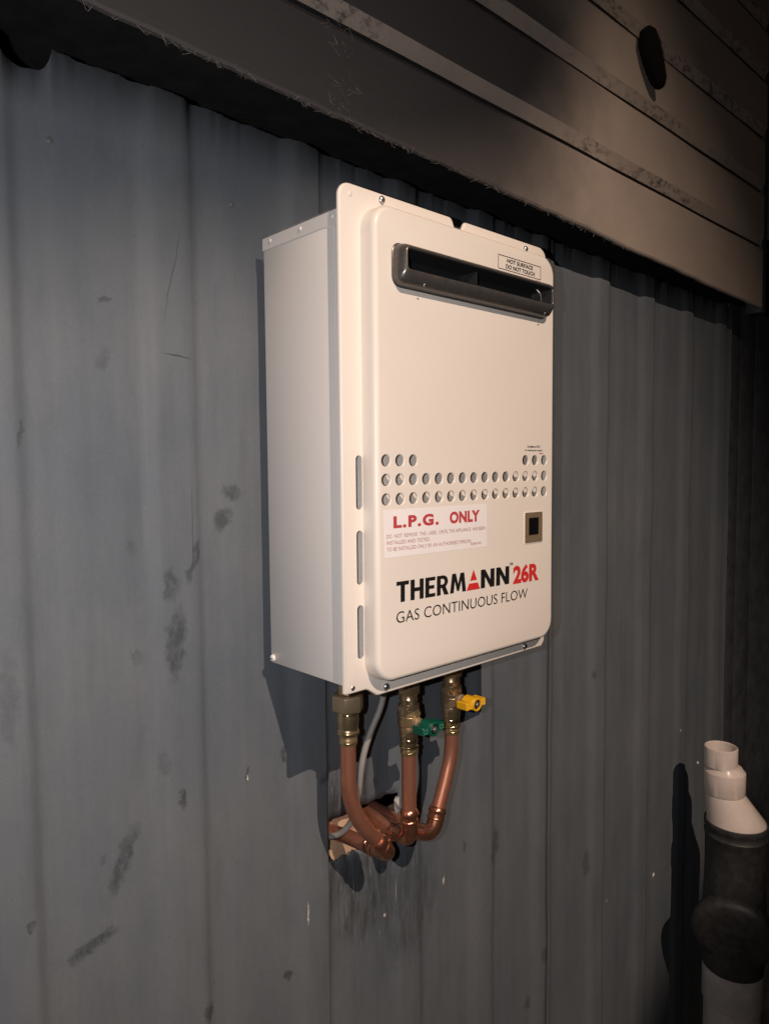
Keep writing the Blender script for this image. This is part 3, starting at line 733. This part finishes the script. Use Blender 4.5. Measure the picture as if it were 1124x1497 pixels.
bt = loft([ringxy(Bc, 57, -512), ringxy(Bc, 59.6, -507), ringxy(Bc, 61.5, -508.5), ringxy(Bc, 62, -511), ringxy(Bc, 62, -519), ringxy(Bc, 60.4, -521), ringxy(Bc, 60.4, -532), ringxy(Bc, 62, -534), ringxy(Bc, 61.6, -538), ringxy(Bc, 59.6, -541), ringxy(Bc, 59, -600), ringxy(Bc, 60, -650), ringxy(Bc, 62, -700), ringxy(Bc, 62, -790), ringxy(Bc, 60, -826), ringxy(Bc, 52, -832)], True, True)
boot = obj('rubber_boot', bt, M['rubber'], dk, angle=40)
bdir = Vector((-.86, -.30, -.22)).normalized()
obj('branch_cap', lathe(Bc + Vector((2, 0, -716)), bdir, [(62, 0), (74, 22), (80, 42), (81, 52), (78, 60), (70, 65), (55, 67), (30, 69), (.05, 70)], 36), M['rubber'], dk, angle=40)
obj('downpipe', loft([ringxy(Bc, 56, -820), ringxy(Bc, 56, -OZ+2)]), M['pvc_grey'], dk)
obj('socket', loft([ringxy(Bc, 59.5, -812), ringxy(Bc, 60, -900), ringxy(Bc, 59, -903), ringxy(Bc, 56.2, -904)]), M['pvc_grey'], dk)

# ------------------------------------------------------------------ dark things near the eaves
hg = thing('hanging_rubber_flap', 'black rubber flap hanging off a weatherboard lap at top right', 'flap', (790, 88, 1015))
FPX = [(781, 84, 1012, 7), (776, 83, 1004, 14), (777, 82, 990, 18), (787, 81, 970, 18), (802, 81, 950, 16.5), (815, 81, 935, 14), (822, 82, 927, 9), (824, 82, 924, 4)]
obj('flap', tube([q[:3] for q in FPX], 1, 24, radii=[q[3] for q in FPX]), M['flap'], hg)
obj('flap_nail', lathe((786, 102, 1004), (-.3, -1, 0), [(2.5, 0), (2.5, 12), (5, 12.5), (5, 14)], 12), M['raw_metal'], hg)

# ------------------------------------------------------------------ flood lamp behind the photographer, with added plates that shade the wall
lampo = thing('unseen_flood_lamp', 'unseen flood lamp on a post behind the camera, with added shade plates', 'lamp', (-640, -2560, -OZ))
def lp2(t, f): return Vector((-640, -2500, 2360))*(1-f) + Vector(t)*f
edge = [(-1600, 165, 240), (-900, 165, 330), (-300, 165, 445), (60, 165, 520), (270, 140, 600), (480, 110, 725), (640, 110, 950), (740, 110, 1400), (780, 110, 2000)]
hp = [lp2(t, .10) for t in edge] + [lp2((-1600, 110, 2000), .10)]
obj('shade_plate', loft([hp, [p + Vector((0, -2.5, 0)) for p in hp]]), M['black'], lampo, smooth=False)  # added plate, outline cut to shade the upper wall and left boards
lo = [lp2(t, .10) for t in ((1700, 165, -700), (1300, 165, -780), (1100, 165, -870), (980, 165, -950), (880, 165, -1080), (800, 165, -1300), (1700, 165, -1300))]
obj('lower_shade_plate', loft([lo, [p + Vector((0, -2.5, 0)) for p in lo]]), M['black'], lampo, smooth=False)  # added plate that shades the lower right of the wall
obj('lower_shade_plate_arm', tube([lp2((1200, 165, -1000), .10) + Vector((0, -2, 0)), (-565, -2540, 2300)], 6, 10), M['black'], lampo)
obj('unseen_lamp_housing', box(-720, -560, -2650, -2530, 2290, 2430, 8), M['black'], lampo)
obj('shade_plate_arm', tube([lp2((-900, 110, 1500), .10) + Vector((0, -2, 0)), (-700, -2540, 2425)], 8, 10), M['black'], lampo)
obj('unseen_lamp_post', box(-665, -615, -2720, -2655, -OZ+2, 2400, 4), M['dark_timber'], lampo)

# dusty cobweb along the lower edge of the boards
wb = bmesh.new()
for i in range(110):
    x = random.uniform(-220, 760); z = 660-(x+206)*.0285
    L = random.uniform(4, 22); a = random.uniform(-1, 1)
    pts = [(x, 100.5+random.uniform(0, 4), z+random.uniform(0, 3)), (x+L*a*.6, 100+random.uniform(-2, 6), z-L*.25), (x+L*a, 101+random.uniform(0, 8), z-random.uniform(-.1, .6)*L*.6)]
    tube(smooth_path(pts, 3), random.uniform(.07, .14), 4, wb)
for i in range(26):
    x = random.uniform(60, 110); z = random.uniform(655, 760)
    tube(smooth_path([(x, 99.2, z), (x+random.uniform(-8, 8), 98, z-random.uniform(2, 8)), (x+random.uniform(-14, 14), 99.4, z-random.uniform(4, 14))], 3), random.uniform(.07, .13), 4, wb)
tag(obj('cobweb', wb, M['web'], smooth=False), 'wispy dusty cobweb strands along the bottom edge of the boards', 'cobweb', kind='stuff')
